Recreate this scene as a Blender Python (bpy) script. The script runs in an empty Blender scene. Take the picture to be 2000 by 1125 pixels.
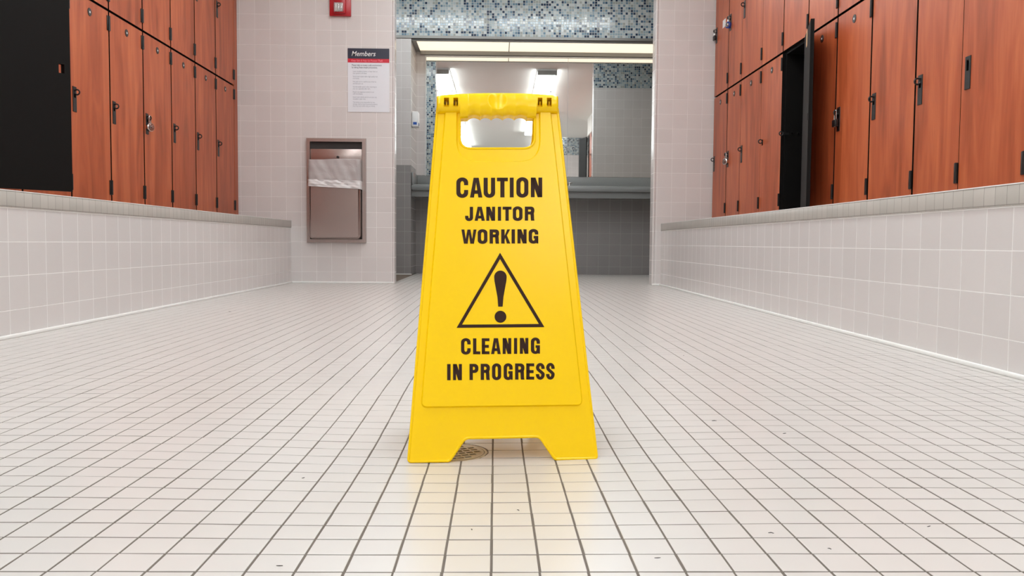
import bpy, bmesh, math, random
from mathutils import Vector, Matrix
from mathutils.geometry import tessellate_polygon
random.seed(7)
sc = bpy.context.scene
COL = sc.collection
PI = math.pi
R = math.radians

# ------------------------------------------------------------------ camera
F, VX, HY, ROLL, H = 1650., 967., 474., .008, .32
psi = math.atan((1000 - VX) / F); th = math.atan((562.5 - HY) / F)
Wv = Vector((math.sin(psi) * math.cos(th), math.cos(psi) * math.cos(th), -math.sin(th)))
R0 = Vector((math.cos(psi), -math.sin(psi), 0)); U0 = R0.cross(Wv)
Rv = R0 * math.cos(ROLL) + U0 * math.sin(ROLL)
Uv = U0 * math.cos(ROLL) - R0 * math.sin(ROLL)
EYE = Vector((0, 0, H))
cd = bpy.data.cameras.new('camera'); cam = bpy.data.objects.new('camera', cd); COL.objects.link(cam)
cd.sensor_fit = 'HORIZONTAL'; cd.sensor_width = 36; cd.lens = 36 * F / 2000; cd.clip_start = .02
m = Matrix.Identity(4)
for i in range(3):
    m[i][0] = Rv[i]; m[i][1] = Uv[i]; m[i][2] = -Wv[i]; m[i][3] = EYE[i]
cam.matrix_world = m
sc.camera = cam
cd.dof.use_dof = False

def ray(px, py): return Wv * F + Rv * (px - 1000) + Uv * (562.5 - py)
def hit(px, py, p0, n):
    d = ray(px, py); return EYE + d * ((p0 - EYE).dot(n) / d.dot(n))

sc.view_settings.view_transform = 'Standard'
sc.view_settings.look = 'None'
sc.view_settings.gamma = 1
sc.view_settings.exposure = 0.36

# ------------------------------------------------------------------ colours and materials
def lin(c):
    o = []
    for v in c:
        v /= 255.; o.append(v / 12.92 if v <= .04045 else ((v + .055) / 1.055) ** 2.4)
    return (*o, 1)
def base_mat(name):
    m = bpy.data.materials.new(name); m.use_nodes = True
    nt = m.node_tree; return m, nt, nt.nodes['Principled BSDF']
def pm(name, rgb, rough=.5, metal=0, spec=.5, noise=0., nscale=20, bump=0., coat=0):
    m, nt, b = base_mat(name)
    b.inputs['Base Color'].default_value = lin(rgb); b.inputs['Roughness'].default_value = rough
    b.inputs['Metallic'].default_value = metal; b.inputs['Specular IOR Level'].default_value = spec
    b.inputs['Coat Weight'].default_value = coat
    tc = nt.nodes.new('ShaderNodeTexCoord'); n = nt.nodes.new('ShaderNodeTexNoise')
    n.inputs['Scale'].default_value = nscale; n.inputs['Detail'].default_value = 4
    nt.links.new(tc.outputs['Object'], n.inputs['Vector'])
    mx = nt.nodes.new('ShaderNodeMix'); mx.data_type = 'RGBA'
    c = lin(rgb); mx.inputs[6].default_value = c
    mx.inputs[7].default_value = tuple(max(0, v * (1 - noise)) for v in c[:3]) + (1,)
    nt.links.new(n.outputs['Fac'], mx.inputs[0]); nt.links.new(mx.outputs[2], b.inputs['Base Color'])
    if bump:
        bp = nt.nodes.new('ShaderNodeBump'); bp.inputs['Strength'].default_value = .6
        bp.inputs['Distance'].default_value = bump
        nt.links.new(n.outputs['Fac'], bp.inputs['Height']); nt.links.new(bp.outputs[0], b.inputs['Normal'])
    return m
def emis(name, rgb, s):
    m, nt, b = base_mat(name)
    b.inputs['Base Color'].default_value = lin((235, 235, 230)); b.inputs['Emission Color'].default_value = lin(rgb)
    b.inputs['Emission Strength'].default_value = s
    return m
def tile(name, c1, c2, grout, pw, ph, ou=0., ov=0., mortar=.0015, rough=.25, bump=.0008, spec=.5, wob=0., grough=.8):
    m, nt, b = base_mat(name); N = nt.nodes.new; L = nt.links.new
    uv = N('ShaderNodeUVMap'); mp = N('ShaderNodeMapping')
    mp.inputs['Location'].default_value = (-ou, -ov, 0)
    src = uv.outputs[0]
    if wob:
        nz = N('ShaderNodeTexNoise'); nz.inputs['Scale'].default_value = 7; nz.inputs['Detail'].default_value = 1
        L(uv.outputs[0], nz.inputs['Vector'])
        sb = N('ShaderNodeVectorMath'); sb.operation = 'SUBTRACT'; sb.inputs[1].default_value = (.5, .5, .5)
        L(nz.outputs['Color'], sb.inputs[0])
        sl = N('ShaderNodeVectorMath'); sl.operation = 'SCALE'; sl.inputs['Scale'].default_value = wob
        L(sb.outputs[0], sl.inputs[0])
        ad = N('ShaderNodeVectorMath'); ad.operation = 'ADD'
        L(uv.outputs[0], ad.inputs[0]); L(sl.outputs[0], ad.inputs[1]); src = ad.outputs[0]
    L(src, mp.inputs['Vector'])
    br = N('ShaderNodeTexBrick'); br.offset = 0; br.squash = 1
    br.inputs['Scale'].default_value = 1; br.inputs['Mortar Size'].default_value = mortar
    br.inputs['Mortar Smooth'].default_value = .3
    br.inputs['Brick Width'].default_value = pw; br.inputs['Row Height'].default_value = ph
    br.inputs['Color1'].default_value = lin(c1); br.inputs['Color2'].default_value = lin(c2)
    br.inputs['Mortar'].default_value = lin(grout)
    L(mp.outputs[0], br.inputs['Vector'])
    L(br.outputs['Color'], b.inputs['Base Color'])
    mr = N('ShaderNodeMapRange'); mr.inputs[3].default_value = rough; mr.inputs[4].default_value = grough
    L(br.outputs['Fac'], mr.inputs[0]); L(mr.outputs[0], b.inputs['Roughness'])
    b.inputs['Specular IOR Level'].default_value = spec
    n2 = N('ShaderNodeTexNoise'); n2.inputs['Scale'].default_value = 9; L(uv.outputs[0], n2.inputs['Vector'])
    ma = N('ShaderNodeMath'); ma.operation = 'MULTIPLY_ADD'; ma.inputs[1].default_value = -1
    mb = N('ShaderNodeMath'); mb.operation = 'MULTIPLY'; mb.inputs[1].default_value = .35
    L(n2.outputs['Fac'], mb.inputs[0]); L(br.outputs['Fac'], ma.inputs[0]); L(mb.outputs[0], ma.inputs[2])
    bp = N('ShaderNodeBump'); bp.inputs['Strength'].default_value = .7; bp.inputs['Distance'].default_value = bump
    L(ma.outputs[0], bp.inputs['Height']); L(bp.outputs[0], b.inputs['Normal'])
    return m
def mosaic(name, pitch=.0245):
    m, nt, b = base_mat(name); N = nt.nodes.new; L = nt.links.new
    uv = N('ShaderNodeUVMap')
    br = N('ShaderNodeTexBrick'); br.offset = 0; br.squash = 1
    br.inputs['Scale'].default_value = 1; br.inputs['Mortar Size'].default_value = .0017
    br.inputs['Brick Width'].default_value = pitch; br.inputs['Row Height'].default_value = pitch
    L(uv.outputs[0], br.inputs['Vector'])
    dv = N('ShaderNodeVectorMath'); dv.operation = 'SCALE'; dv.inputs['Scale'].default_value = 1 / pitch
    fl = N('ShaderNodeVectorMath'); fl.operation = 'FLOOR'
    L(uv.outputs[0], dv.inputs[0]); L(dv.outputs[0], fl.inputs[0])
    wn = N('ShaderNodeTexWhiteNoise'); wn.noise_dimensions = '2D'; L(fl.outputs[0], wn.inputs['Vector'])
    cr = N('ShaderNodeValToRGB'); cr.color_ramp.interpolation = 'CONSTANT'
    stops = [(0, (40, 58, 82)), (.13, (62, 92, 118)), (.2, (108, 134, 152)), (.32, (150, 168, 178)), (.5, (176, 188, 192)), (.68, (196, 202, 202)), (.86, (160, 164, 160))]
    e = cr.color_ramp.elements
    while len(e) < len(stops): e.new(.5)
    for i, (p, c) in enumerate(stops): e[i].position = p; e[i].color = lin(c)
    L(wn.outputs['Value'], cr.inputs[0])
    mx = N('ShaderNodeMix'); mx.data_type = 'RGBA'; mx.inputs[7].default_value = lin((205, 203, 198))
    L(br.outputs['Fac'], mx.inputs[0]); L(cr.outputs[0], mx.inputs[6]); L(mx.outputs[2], b.inputs['Base Color'])
    mr = N('ShaderNodeMapRange'); mr.inputs[3].default_value = .11; mr.inputs[4].default_value = .8
    L(br.outputs['Fac'], mr.inputs[0]); L(mr.outputs[0], b.inputs['Roughness'])
    # every tile is set at a slightly different angle
    gm = N('ShaderNodeNewGeometry'); sb = N('ShaderNodeVectorMath'); sb.operation = 'SUBTRACT'; sb.inputs[1].default_value = (.5, .5, .5)
    sl = N('ShaderNodeVectorMath'); sl.operation = 'SCALE'; sl.inputs['Scale'].default_value = .045
    ad = N('ShaderNodeVectorMath'); ad.operation = 'ADD'; nn = N('ShaderNodeVectorMath'); nn.operation = 'NORMALIZE'
    L(wn.outputs['Color'], sb.inputs[0]); L(sb.outputs[0], sl.inputs[0]); L(gm.outputs['Normal'], ad.inputs[0]); L(sl.outputs[0], ad.inputs[1]); L(ad.outputs[0], nn.inputs[0])
    bp = N('ShaderNodeBump'); bp.invert = True; bp.inputs['Strength'].default_value = .6; bp.inputs['Distance'].default_value = .001
    L(br.outputs['Fac'], bp.inputs['Height']); L(nn.outputs[0], bp.inputs['Normal']); L(bp.outputs[0], b.inputs['Normal'])
    return m
def wood(name):
    m, nt, b = base_mat(name); N = nt.nodes.new; L = nt.links.new
    tc = N('ShaderNodeTexCoord'); oi = N('ShaderNodeObjectInfo')
    ml = N('ShaderNodeMath'); ml.operation = 'MULTIPLY'; ml.inputs[1].default_value = 37.
    L(oi.outputs['Random'], ml.inputs[0])
    cb = N('ShaderNodeCombineXYZ'); L(ml.outputs[0], cb.inputs[0]); L(ml.outputs[0], cb.inputs[2])
    ad = N('ShaderNodeVectorMath'); L(tc.outputs['Object'], ad.inputs[0]); L(cb.outputs[0], ad.inputs[1])
    mp = N('ShaderNodeMapping'); mp.inputs['Scale'].default_value = (7, 7, .9); L(ad.outputs[0], mp.inputs['Vector'])
    n1 = N('ShaderNodeTexNoise'); n1.inputs['Scale'].default_value = 1.6; n1.inputs['Detail'].default_value = 5; n1.inputs['Distortion'].default_value = 1.2
    L(mp.outputs[0], n1.inputs['Vector'])
    mp2 = N('ShaderNodeMapping'); mp2.inputs['Scale'].default_value = (90, 90, 4); L(ad.outputs[0], mp2.inputs['Vector'])
    n2 = N('ShaderNodeTexNoise'); n2.inputs['Scale'].default_value = 1.5; n2.inputs['Detail'].default_value = 3; L(mp2.outputs[0], n2.inputs['Vector'])
    mm = N('ShaderNodeMath'); mm.operation = 'MULTIPLY_ADD'; mm.inputs[1].default_value = .22; L(n2.outputs['Fac'], mm.inputs[0]); L(n1.outputs['Fac'], mm.inputs[2])
    cr = N('ShaderNodeValToRGB'); e = cr.color_ramp.elements
    e[0].position = .38; e[0].color = lin((144, 68, 36)); e[1].position = .86; e[1].color = lin((194, 105, 64))
    k = e.new(.6); k.color = lin((172, 84, 49))
    L(mm.outputs[0], cr.inputs[0]); L(cr.outputs[0], b.inputs['Base Color'])
    b.inputs['Roughness'].default_value = .38; b.inputs['Specular IOR Level'].default_value = .32
    return m

M = {}
M['floor'] = pm('floor_grout', (112, 103, 95), .8, noise=.25, nscale=12)
M['floortile'] = pm('floor_tile', (210, 205, 201), .28, noise=.07, nscale=4)
GT = (238, 235, 233)
M['wall_l'] = tile('wall_tile_left', (216, 210, 208), (211, 205, 203), GT, .1138, .1135, -.906, .087, .0013, .22)
M['wall_r'] = tile('wall_tile_right', (216, 210, 208), (211, 205, 203), GT, .1115, .1113, 1.232, .638, .0013, .22)
M['wall_d'] = tile('wall_tile_plain', (216, 210, 208), (211, 205, 203), GT, .1135, .1135, 0, .087, .0013, .22)
M['grey'] = tile('grey_wall_tile', (160, 157, 156), (155, 152, 151), (186, 184, 183), .1135, .1135, .034, .08, .0015, .22)
M['bench'] = tile('bench_tile', (216, 211, 209), (212, 207, 205), (236, 234, 232), .1128, .110, 2.734, .42, .0016, .22)
M['cap'] = tile('bench_cap_tile', (192, 187, 180), (184, 180, 173), (140, 134, 128), .0495, .0495, 0, .424, .0009, .3)
M['mosaic'] = mosaic('glass_mosaic')
M['ceiling'] = pm('ceiling_paint', (238, 236, 231), .8, noise=.03, nscale=3)
M['caulk'] = pm('white_caulk', (240, 240, 237), .5, noise=.05)
M['brownfloor'] = pm('brown_floor', (128, 112, 98), .5, noise=.2, nscale=30)
M['wood'] = wood('cherry_laminate')
M['black'] = pm('black_laminate', (17, 15, 14), .6, noise=.25, nscale=60, spec=.15)
M['darkgrey'] = pm('dark_grey_laminate', (70, 68, 68), .5, noise=.2, nscale=60)
M['blackmetal'] = pm('black_hardware', (22, 20, 20), .4, noise=.2)
M['hardware'] = pm('dark_bronze_hardware', (46, 40, 38), .4, metal=.1, noise=.2)
M['steel'] = pm('polished_steel', (205, 203, 200), .18, metal=1, noise=.05)
M['brushed'] = pm('brushed_steel', (176, 160, 155), .27, metal=.85, noise=.12, nscale=8)
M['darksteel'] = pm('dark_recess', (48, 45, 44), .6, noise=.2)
M['pit'] = pm('drain_pit', (12, 11, 10), .8, noise=.2)
M['blue'] = pm('blue_paint', (28, 60, 140), .35, noise=.1)
M['bluemark'] = pm('blue_label', (30, 80, 165), .5, noise=.05)
M['brass'] = pm('worn_metal', (196, 184, 160), .4, metal=.25, noise=.2, nscale=80)
M['yellow'] = pm('yellow_plastic', (253, 206, 4), .25, noise=.02, nscale=11, spec=.32, bump=.0005)
M['ink'] = pm('brown_black_ink', (56, 34, 25), .5, noise=.1, nscale=200, spec=.15)
M['white'] = pm('white_plastic', (236, 236, 236), .35, noise=.02)
M['paper'] = pm('poster_white', (226, 228, 234), .35, noise=.02)
M['navy'] = pm('poster_navy', (32, 34, 56), .35, noise=.05)
M['pred'] = pm('poster_red', (204, 24, 50), .35, noise=.05)
M['pink'] = pm('poster_pink_text', (240, 130, 145), .5)
M['greytext'] = pm('poster_grey_text', (128, 130, 140), .5)
M['lighttext'] = pm('poster_light_text', (165, 168, 178), .5)
M['alarm'] = pm('alarm_red', (178, 20, 34), .3, noise=.05)
M['counter'] = pm('grey_solid_surface', (150, 153, 153), .22, noise=.25, nscale=300)
M['trimgrey'] = pm('grey_trim_metal', (140, 138, 134), .4, metal=.3, noise=.05)
M['fixture'] = pm('white_fixture_metal', (215, 215, 214), .4, noise=.03)
M['cream'] = pm('cream_sticker', (225, 185, 140), .6, noise=.1)
m_, nt_, b_ = base_mat('mirror_glass'); b_.inputs['Base Color'].default_value = (.92, .93, .92, 1)
b_.inputs['Metallic'].default_value = 1; b_.inputs['Roughness'].default_value = .015; M['mirror'] = m_
m_, nt_, b_ = base_mat('clear_plastic'); b_.inputs['Base Color'].default_value = (.95, .95, .95, 1)
b_.inputs['Transmission Weight'].default_value = .75; b_.inputs['Roughness'].default_value = .08; M['clear'] = m_
m_, nt_, b_ = base_mat('bag_film'); b_.inputs['Base Color'].default_value = lin((222, 218, 218))
b_.inputs['Roughness'].default_value = .3; b_.inputs['Alpha'].default_value = .55
n_ = nt_.nodes.new('ShaderNodeTexNoise'); n_.inputs['Scale'].default_value = 9; n_.inputs['Distortion'].default_value = 2
p_ = nt_.nodes.new('ShaderNodeBump'); p_.inputs['Distance'].default_value = .012; p_.inputs['Strength'].default_value = .6
t_ = nt_.nodes.new('ShaderNodeTexCoord'); nt_.links.new(t_.outputs['Object'], n_.inputs['Vector'])
nt_.links.new(n_.outputs['Fac'], p_.inputs['Height']); nt_.links.new(p_.outputs[0], b_.inputs['Normal']); M['bag'] = m_
M['bag2'] = pm('bag_gathered_band', (228, 226, 226), .35, noise=.12, nscale=14, bump=.006)
M['tube'] = emis('fluorescent_lens', (243, 250, 252), 9.)
M['cove'] = emis('cove_diffuser', (255, 236, 208), .8)

# ------------------------------------------------------------------ mesh helpers
def frame(o, x, y, z): return lambda u, v, w: o + x * u + y * v + z * w
WORLD = lambda u, v, w: Vector((u, v, w))
class MB:
    def __init__(s): s.bm = bmesh.new(); s.mi = 0
    def face(s, vs):
        try:
            f = s.bm.faces.new(vs); f.material_index = s.mi; return f
        except ValueError: return None
    def box(s, x0, x1, y0, y1, z0, z1, fr=WORLD, bev=0):
        bm = bmesh.new()
        v = [bm.verts.new((x, y, z)) for x in (x0, x1) for y in (y0, y1) for z in (z0, z1)]
        for q in ((0, 1, 3, 2), (4, 6, 7, 5), (0, 4, 5, 1), (2, 3, 7, 6), (0, 2, 6, 4), (1, 5, 7, 3)):
            bm.faces.new([v[i] for i in q])
        if bev: bmesh.ops.bevel(bm, geom=list(bm.edges), offset=bev, segments=2, affect='EDGES', profile=.5)
        s.add(bm, fr)
        return s
    def add(s, bm, fr=WORLD):
        mp = {v: s.bm.verts.new(fr(*v.co)) for v in bm.verts}
        for f in bm.faces:
            s.face([mp[v] for v in f.verts])
        bm.free()
    def ext(s, pts, w0, w1, fr=WORLD, holes=(), top=None, tholes=None):
        """polygon with holes pushed from depth w0 to w1; top = a differently sized outline at w1"""
        loops = [list(pts)] + [list(h) for h in holes]
        tl = [list(top) if top else loops[0]] + [list(h) for h in (tholes or holes)]
        A = [[s.bm.verts.new(fr(p[0], p[1], w0)) for p in l] for l in loops]
        B = [[s.bm.verts.new(fr(p[0], p[1], w1)) for p in l] for l in tl]
        for LL, VV in ((loops, A), (tl, B)):
            flat = [v for l in VV for v in l]
            for t in tessellate_polygon([[Vector((p[0], p[1], 0)) for p in l] for l in LL]):
                s.face([flat[i] for i in t])
        for a, b in zip(A, B):
            n = len(a)
            for i in range(n):
                s.face([a[i], a[(i + 1) % n], b[(i + 1) % n], b[i]])
        return s
    def cyl(s, c, ax, r0, r1, h, seg=24, smooth=True):
        ax = Vector(ax).normalized(); x = ax.orthogonal().normalized(); y = ax.cross(x); c = Vector(c)
        A = [s.bm.verts.new(c + (x * math.cos(2 * PI * i / seg) + y * math.sin(2 * PI * i / seg)) * r0) for i in range(seg)]
        B = [s.bm.verts.new(c + ax * h + (x * math.cos(2 * PI * i / seg) + y * math.sin(2 * PI * i / seg)) * r1) for i in range(seg)]
        s.face(A[::-1]); s.face(B)
        for i in range(seg): s.face([A[i], A[(i + 1) % seg], B[(i + 1) % seg], B[i]])
        return s
    def tube(s, pts, r, closed=False, seg=8):
        pts = [Vector(p) for p in pts]; n = len(pts); rings = []
        up = None
        for i in range(n):
            a = pts[(i - 1) % n] if (closed or i > 0) else pts[i]
            b = pts[(i + 1) % n] if (closed or i < n - 1) else pts[i]
            t = (b - a).normalized()
            if up is None: up = t.orthogonal().normalized()
            up = (up - t * up.dot(t)).normalized(); q = t.cross(up)
            k = 1.
            if closed or 0 < i < n - 1:
                c = (pts[i] - a).normalized().dot((b - pts[i]).normalized()); k = min(1.4, 1 / max(.5, math.sqrt((1 + c) / 2)))
            rings.append([s.bm.verts.new(pts[i] + (up * math.cos(2 * PI * j / seg) + q * math.sin(2 * PI * j / seg)) * r * k) for j in range(seg)])
        for i in range(n if closed else n - 1):
            a, b = rings[i], rings[(i + 1) % n]
            off = 0
            if closed and i == n - 1:
                off = min(range(seg), key=lambda o: (a[0].co - b[o].co).length)
            for j in range(seg): s.face([a[j], a[(j + 1) % seg], b[(j + 1 + off) % seg], b[(j + off) % seg]])
        if not closed: s.face(rings[0][::-1]); s.face(rings[-1])
        return s
    def torus(s, c, ax, R_, r, seg=24):
        ax = Vector(ax).normalized(); x = ax.orthogonal().normalized(); y = ax.cross(x); c = Vector(c)
        return s.tube([c + (x * math.cos(2 * PI * i / seg) + y * math.sin(2 * PI * i / seg)) * R_ for i in range(seg)], r, True)
    def mesh(s, name, mats):
        bmesh.ops.recalc_face_normals(s.bm, faces=list(s.bm.faces))
        me = bpy.data.meshes.new(name); s.bm.to_mesh(me); s.bm.free()
        for mt in (mats if isinstance(mats, (list, tuple)) else [mats]): me.materials.append(M[mt])
        for p in me.polygons: p.use_smooth = True
        me.set_sharp_from_angle(angle=R(32))
        return me
    def build(s, name, mats, parent=None, uv=False):
        me = s.mesh(name, mats)
        if uv: metric_uv(me)
        return place(name, me, parent)
def metric_uv(me):
    l = me.uv_layers.new(name='UVMap')
    for p in me.polygons:
        n = p.normal
        for li in p.loop_indices:
            c = me.vertices[me.loops[li].vertex_index].co
            if abs(n.z) > .7: t = (c.x, c.y)
            elif abs(n.x) > abs(n.y): t = (c.y, c.z)
            else: t = (c.x, c.z)
            l.data[li].uv = t
def place(name, data, parent=None, loc=(0, 0, 0), rz=0):
    o = bpy.data.objects.new(name, data); COL.objects.link(o)
    o.location = loc; o.rotation_euler = (0, 0, rz)
    if parent:
        o.parent = parent
    return o
def child_world(o, parent):
    """parent o, whose mesh is in world coordinates, without moving it"""
    o.parent = parent; o.matrix_parent_inverse = parent_matrix(parent).inverted()
def parent_matrix(p):
    mm = Matrix.Translation(p.location) @ p.rotation_euler.to_matrix().to_4x4()
    return parent_matrix(p.parent) @ mm if p.parent else mm
def tag(o, label, cat, group=None):
    o['label'] = label; o['category'] = cat
    if group: o['group'] = group
    return o
def thing(name, loc, label, cat, group=None, rz=0):
    return tag(place(name, None, None, loc, rz), label, cat, group)
def struct(name, mb, mats):
    o = mb.build(name, mats, uv=True); o['kind'] = 'structure'; return o
def part(mb, name, mat, root, uv=False):
    o = mb.build(name, mat, uv=uv); child_world(o, root); return o
def text_into(mb, s, size, fr, x=0, y=0, shear=0, offset=0, align='LEFT', sx=1, w=0):
    cu = bpy.data.curves.new('t', 'FONT'); cu.body = s; cu.size = size; cu.shear = shear; cu.offset = offset; cu.align_x = align
    cu.resolution_u = 3
    ob = bpy.data.objects.new('t', cu); COL.objects.link(ob)
    dg = bpy.context.evaluated_depsgraph_get(); me = ob.evaluated_get(dg).to_mesh()
    vs = [mb.bm.verts.new(fr(v.co.x * sx + x, v.co.y + y, w)) for v in me.vertices]
    for p in me.polygons: mb.face([vs[i] for i in p.vertices])
    ob.evaluated_get(dg).to_mesh_clear()
    bpy.data.objects.remove(ob); bpy.data.curves.remove(cu)
def inset(pts, d):
    """move a closed outline inward by d"""
    n = len(pts); out = []
    area = sum(pts[i][0] * pts[(i + 1) % n][1] - pts[(i + 1) % n][0] * pts[i][1] for i in range(n))
    sg = 1 if area > 0 else -1
    for i in range(n):
        p, a, b = Vector(pts[i]).to_2d(), Vector(pts[i - 1]).to_2d(), Vector(pts[(i + 1) % n]).to_2d()
        e1 = (p - a).normalized(); e2 = (b - p).normalized()
        n1 = Vector((-e1.y, e1.x)) * sg; n2 = Vector((-e2.y, e2.x)) * sg
        k = n1 + n2
        if k.length < 1e-6: k = n1
        k = k / max(.3, k.dot(n1)) if k.dot(n1) > .05 else n1
        out.append(tuple(p + k * d))
    return out
def round_corners(pts, rad, seg=5):
    """rad: one number or one per corner"""
    n = len(pts); out = []
    for i in range(n):
        r = rad[i] if isinstance(rad, (list, tuple)) else rad
        p, a, b = Vector(pts[i]), Vector(pts[i - 1]), Vector(pts[(i + 1) % n])
        if r <= 0: out.append(tuple(p)); continue
        d1 = (a - p); d2 = (b - p); l = min(r, d1.length * .49, d2.length * .49)
        s_, e_ = p + d1.normalized() * l, p + d2.normalized() * l
        for k in range(seg + 1):
            t = k / seg; out.append(tuple(s_ * (1 - t) ** 2 + p * 2 * t * (1 - t) + e_ * t * t))
    return out

# ------------------------------------------------------------------ floor with a shallow fall to the drain
XW0, XW1 = -2.42, 2.12        # outer side walls
YB = -4.6                     # wall far behind the camera
YW, YW2 = 6.47, 6.60          # cross wall that ends the locker aisle
YJ, YN = 8.17, 8.66           # passage wall / vanity back wall
CEIL = 2.65
DR = Vector((-.067, 1.318))
def floor_z(x, y):
    r = math.hypot(x - DR.x, y - DR.y); Rr = .6
    return 0. if r >= Rr else -.011 * (.5 + .5 * math.cos(PI * r / Rr))
fb = MB(); bm = fb.bm
hx = [XW0] + [DR.x - .63 + .0394 * i for i in range(33)] + [2.6]
hy = [YB] + [DR.y - .63 + .0394 * i for i in range(33)] + [YN]
# small grid with a round hole left for the drain
g = [[bm.verts.new((x, y, floor_z(x, y))) for y in hy] for x in hx]
ring_cells = set()
RH = .0575
for i in range(len(hx) - 1):
    for j in range(len(hy) - 1):
        cx = [hx[i], hx[i + 1]]; cy = [hy[j], hy[j + 1]]
        near = min(math.hypot(max(cx[0] - DR.x, DR.x - cx[1], 0), max(cy[0] - DR.y, DR.y - cy[1], 0)), 9)
        if near < RH + .004: ring_cells.add((i, j)); continue
        if i == 0 and j == len(hy) - 2 and False: continue
        fb.face([g[i][j], g[i + 1][j], g[i + 1][j + 1], g[i][j + 1]])
# bridge the square hole boundary to a circle
be = []
for (i, j) in ring_cells:
    for (di, dj, a, b) in ((-1, 0, (i, j), (i, j + 1)), (1, 0, (i + 1, j), (i + 1, j + 1)), (0, -1, (i, j), (i + 1, j)), (0, 1, (i, j + 1), (i + 1, j + 1))):
        if (i + di, j + dj) not in ring_cells: be += [a, b]
bv = sorted(set(be), key=lambda q: math.atan2(hy[q[1]] - DR.y, hx[q[0]] - DR.x))
n_b = len(bv)
circ = []
for q in bv:
    a = math.atan2(hy[q[1]] - DR.y, hx[q[0]] - DR.x); x, y = DR.x + RH * math.cos(a), DR.y + RH * math.sin(a)
    circ.append(bm.verts.new((x, y, -.0108)))
for k in range(n_b):
    fb.face([g[bv[k][0]][bv[k][1]], g[bv[(k + 1) % n_b][0]][bv[(k + 1) % n_b][1]], circ[(k + 1) % n_b], circ[k]])
# separate unglazed tiles standing half a millimetre proud of the grout, laid in sheets
TP, TJ, TR = .0475, .00135, .00055
rnd = random.Random(5); sheet = {}
kx0, kx1 = int((-1.56 + .002) / TP) - 1, int((1.29 + .002) / TP) + 1
def tiles(x0, x1, y0, y1):
    for i in range(int(math.floor((x0 + .002) / TP)), int(math.ceil((x1 + .002) / TP))):
        for j in range(int(math.floor((y0 - .806) / TP)), int(math.ceil((y1 - .806) / TP))):
            sk = (i // 6, j // 12)
            if sk not in sheet: sheet[sk] = (rnd.uniform(-.0004, .0004), rnd.uniform(-.0005, .0005))
            ox, oy = sheet[sk]; ox += rnd.uniform(-.00028, .00028); oy += rnd.uniform(-.00035, .00035)
            a = -.002 + i * TP + TJ + ox; c = -.002 + (i + 1) * TP - TJ + ox
            e = .806 + j * TP + TJ + oy; f_ = .806 + (j + 1) * TP - TJ + oy
            a, c, e, f_ = max(a, x0), min(c, x1), max(e, y0), min(f_, y1)
            if c - a < .004 or f_ - e < .004: continue
            if math.hypot((a + c) / 2 - DR.x, (e + f_) / 2 - DR.y) < .10:
                # cut tiles round the drain
                fan = []
                for (x, y) in ((a, e), (c, e), (c, f_), (a, f_)): fan.append((x, y))
                poly = []
                NS = 8
                for q in range(4):
                    p, n_ = fan[q], fan[(q + 1) % 4]
                    for z_ in range(NS): poly.append((p[0] + (n_[0] - p[0]) * z_ / NS, p[1] + (n_[1] - p[1]) * z_ / NS))
                RD = RH + .0015
                out = [p for p in poly if math.hypot(p[0] - DR.x, p[1] - DR.y) > RD]
                if len(out) < 3: continue
                if len(out) < len(poly):
                    out = []
                    for p in poly:
                        dd = math.hypot(p[0] - DR.x, p[1] - DR.y)
                        if dd <= RD:
                            p = (DR.x + (p[0] - DR.x) * RD / max(dd, 1e-4), DR.y + (p[1] - DR.y) * RD / max(dd, 1e-4))
                            p = (min(max(p[0], a), c), min(max(p[1], e), f_))
                            if math.hypot(p[0] - DR.x, p[1] - DR.y) < RD - .0006: continue
                        if not out or math.dist(p, out[-1]) > .0003: out.append(p)
                if len(out) < 3: continue
                A = [bm.verts.new((p[0], p[1], floor_z(*p) - .0001)) for p in out]; B = [bm.verts.new((p[0], p[1], floor_z(*p) + TR)) for p in out]
                fb.mi = 1; fb.face(B)
                for q in range(len(A)): fb.face([A[q], A[(q + 1) % len(A)], B[(q + 1) % len(A)], B[q]])
                fb.mi = 0; continue
            g_ = .0006; tz = rnd.uniform(-.00008, .00008)
            tl = [rnd.uniform(-.00012, .00012) for _ in range(2)]
            P = lambda x, y, z: bm.verts.new((x, y, floor_z(x, y) + z + tz + (tl[0] if x > (a + c) / 2 else -tl[0]) + (tl[1] if y > (e + f_) / 2 else -tl[1])))
            v0 = [P(x, y, -.0002) for x, y in ((a, e), (c, e), (c, f_), (a, f_))]
            v1 = [P(x, y, TR - .0002) for x, y in ((a, e), (c, e), (c, f_), (a, f_))]
            v2 = [P(x, y, TR) for x, y in ((a + g_, e + g_), (c - g_, e + g_), (c - g_, f_ - g_), (a + g_, f_ - g_))]
            fb.mi = 1
            fb.face(v2)
            for q in range(4):
                r_ = (q + 1) % 4
                fb.face([v0[q], v0[r_], v1[r_], v1[q]]); fb.face([v1[q], v1[r_], v2[r_], v2[q]])
            fb.mi = 0
tiles(-1.556, 1.272, -1.2, 6.47); tiles(-.79, 1.21, 6.47, 6.6); tiles(-.80, 2.0, 6.6, YN)
me = bpy.data.meshes.new('floor'); bmesh.ops.recalc_face_normals(bm, faces=list(bm.faces))
for f_ in bm.faces:
    if f_.normal.z < -.3: f_.normal_flip()
bm.to_mesh(me); bm.free(); me.materials.append(M['floor']); me.materials.append(M['floortile']); metric_uv(me)
for p in me.polygons: p.use_smooth = p.material_index == 0
fo = place('floor', me); fo['kind'] = 'structure'
struct('trim_1', MB().box(XW0, -.795, YW2 + .001, YJ, .0005, .004), 'brownfloor')

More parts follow.
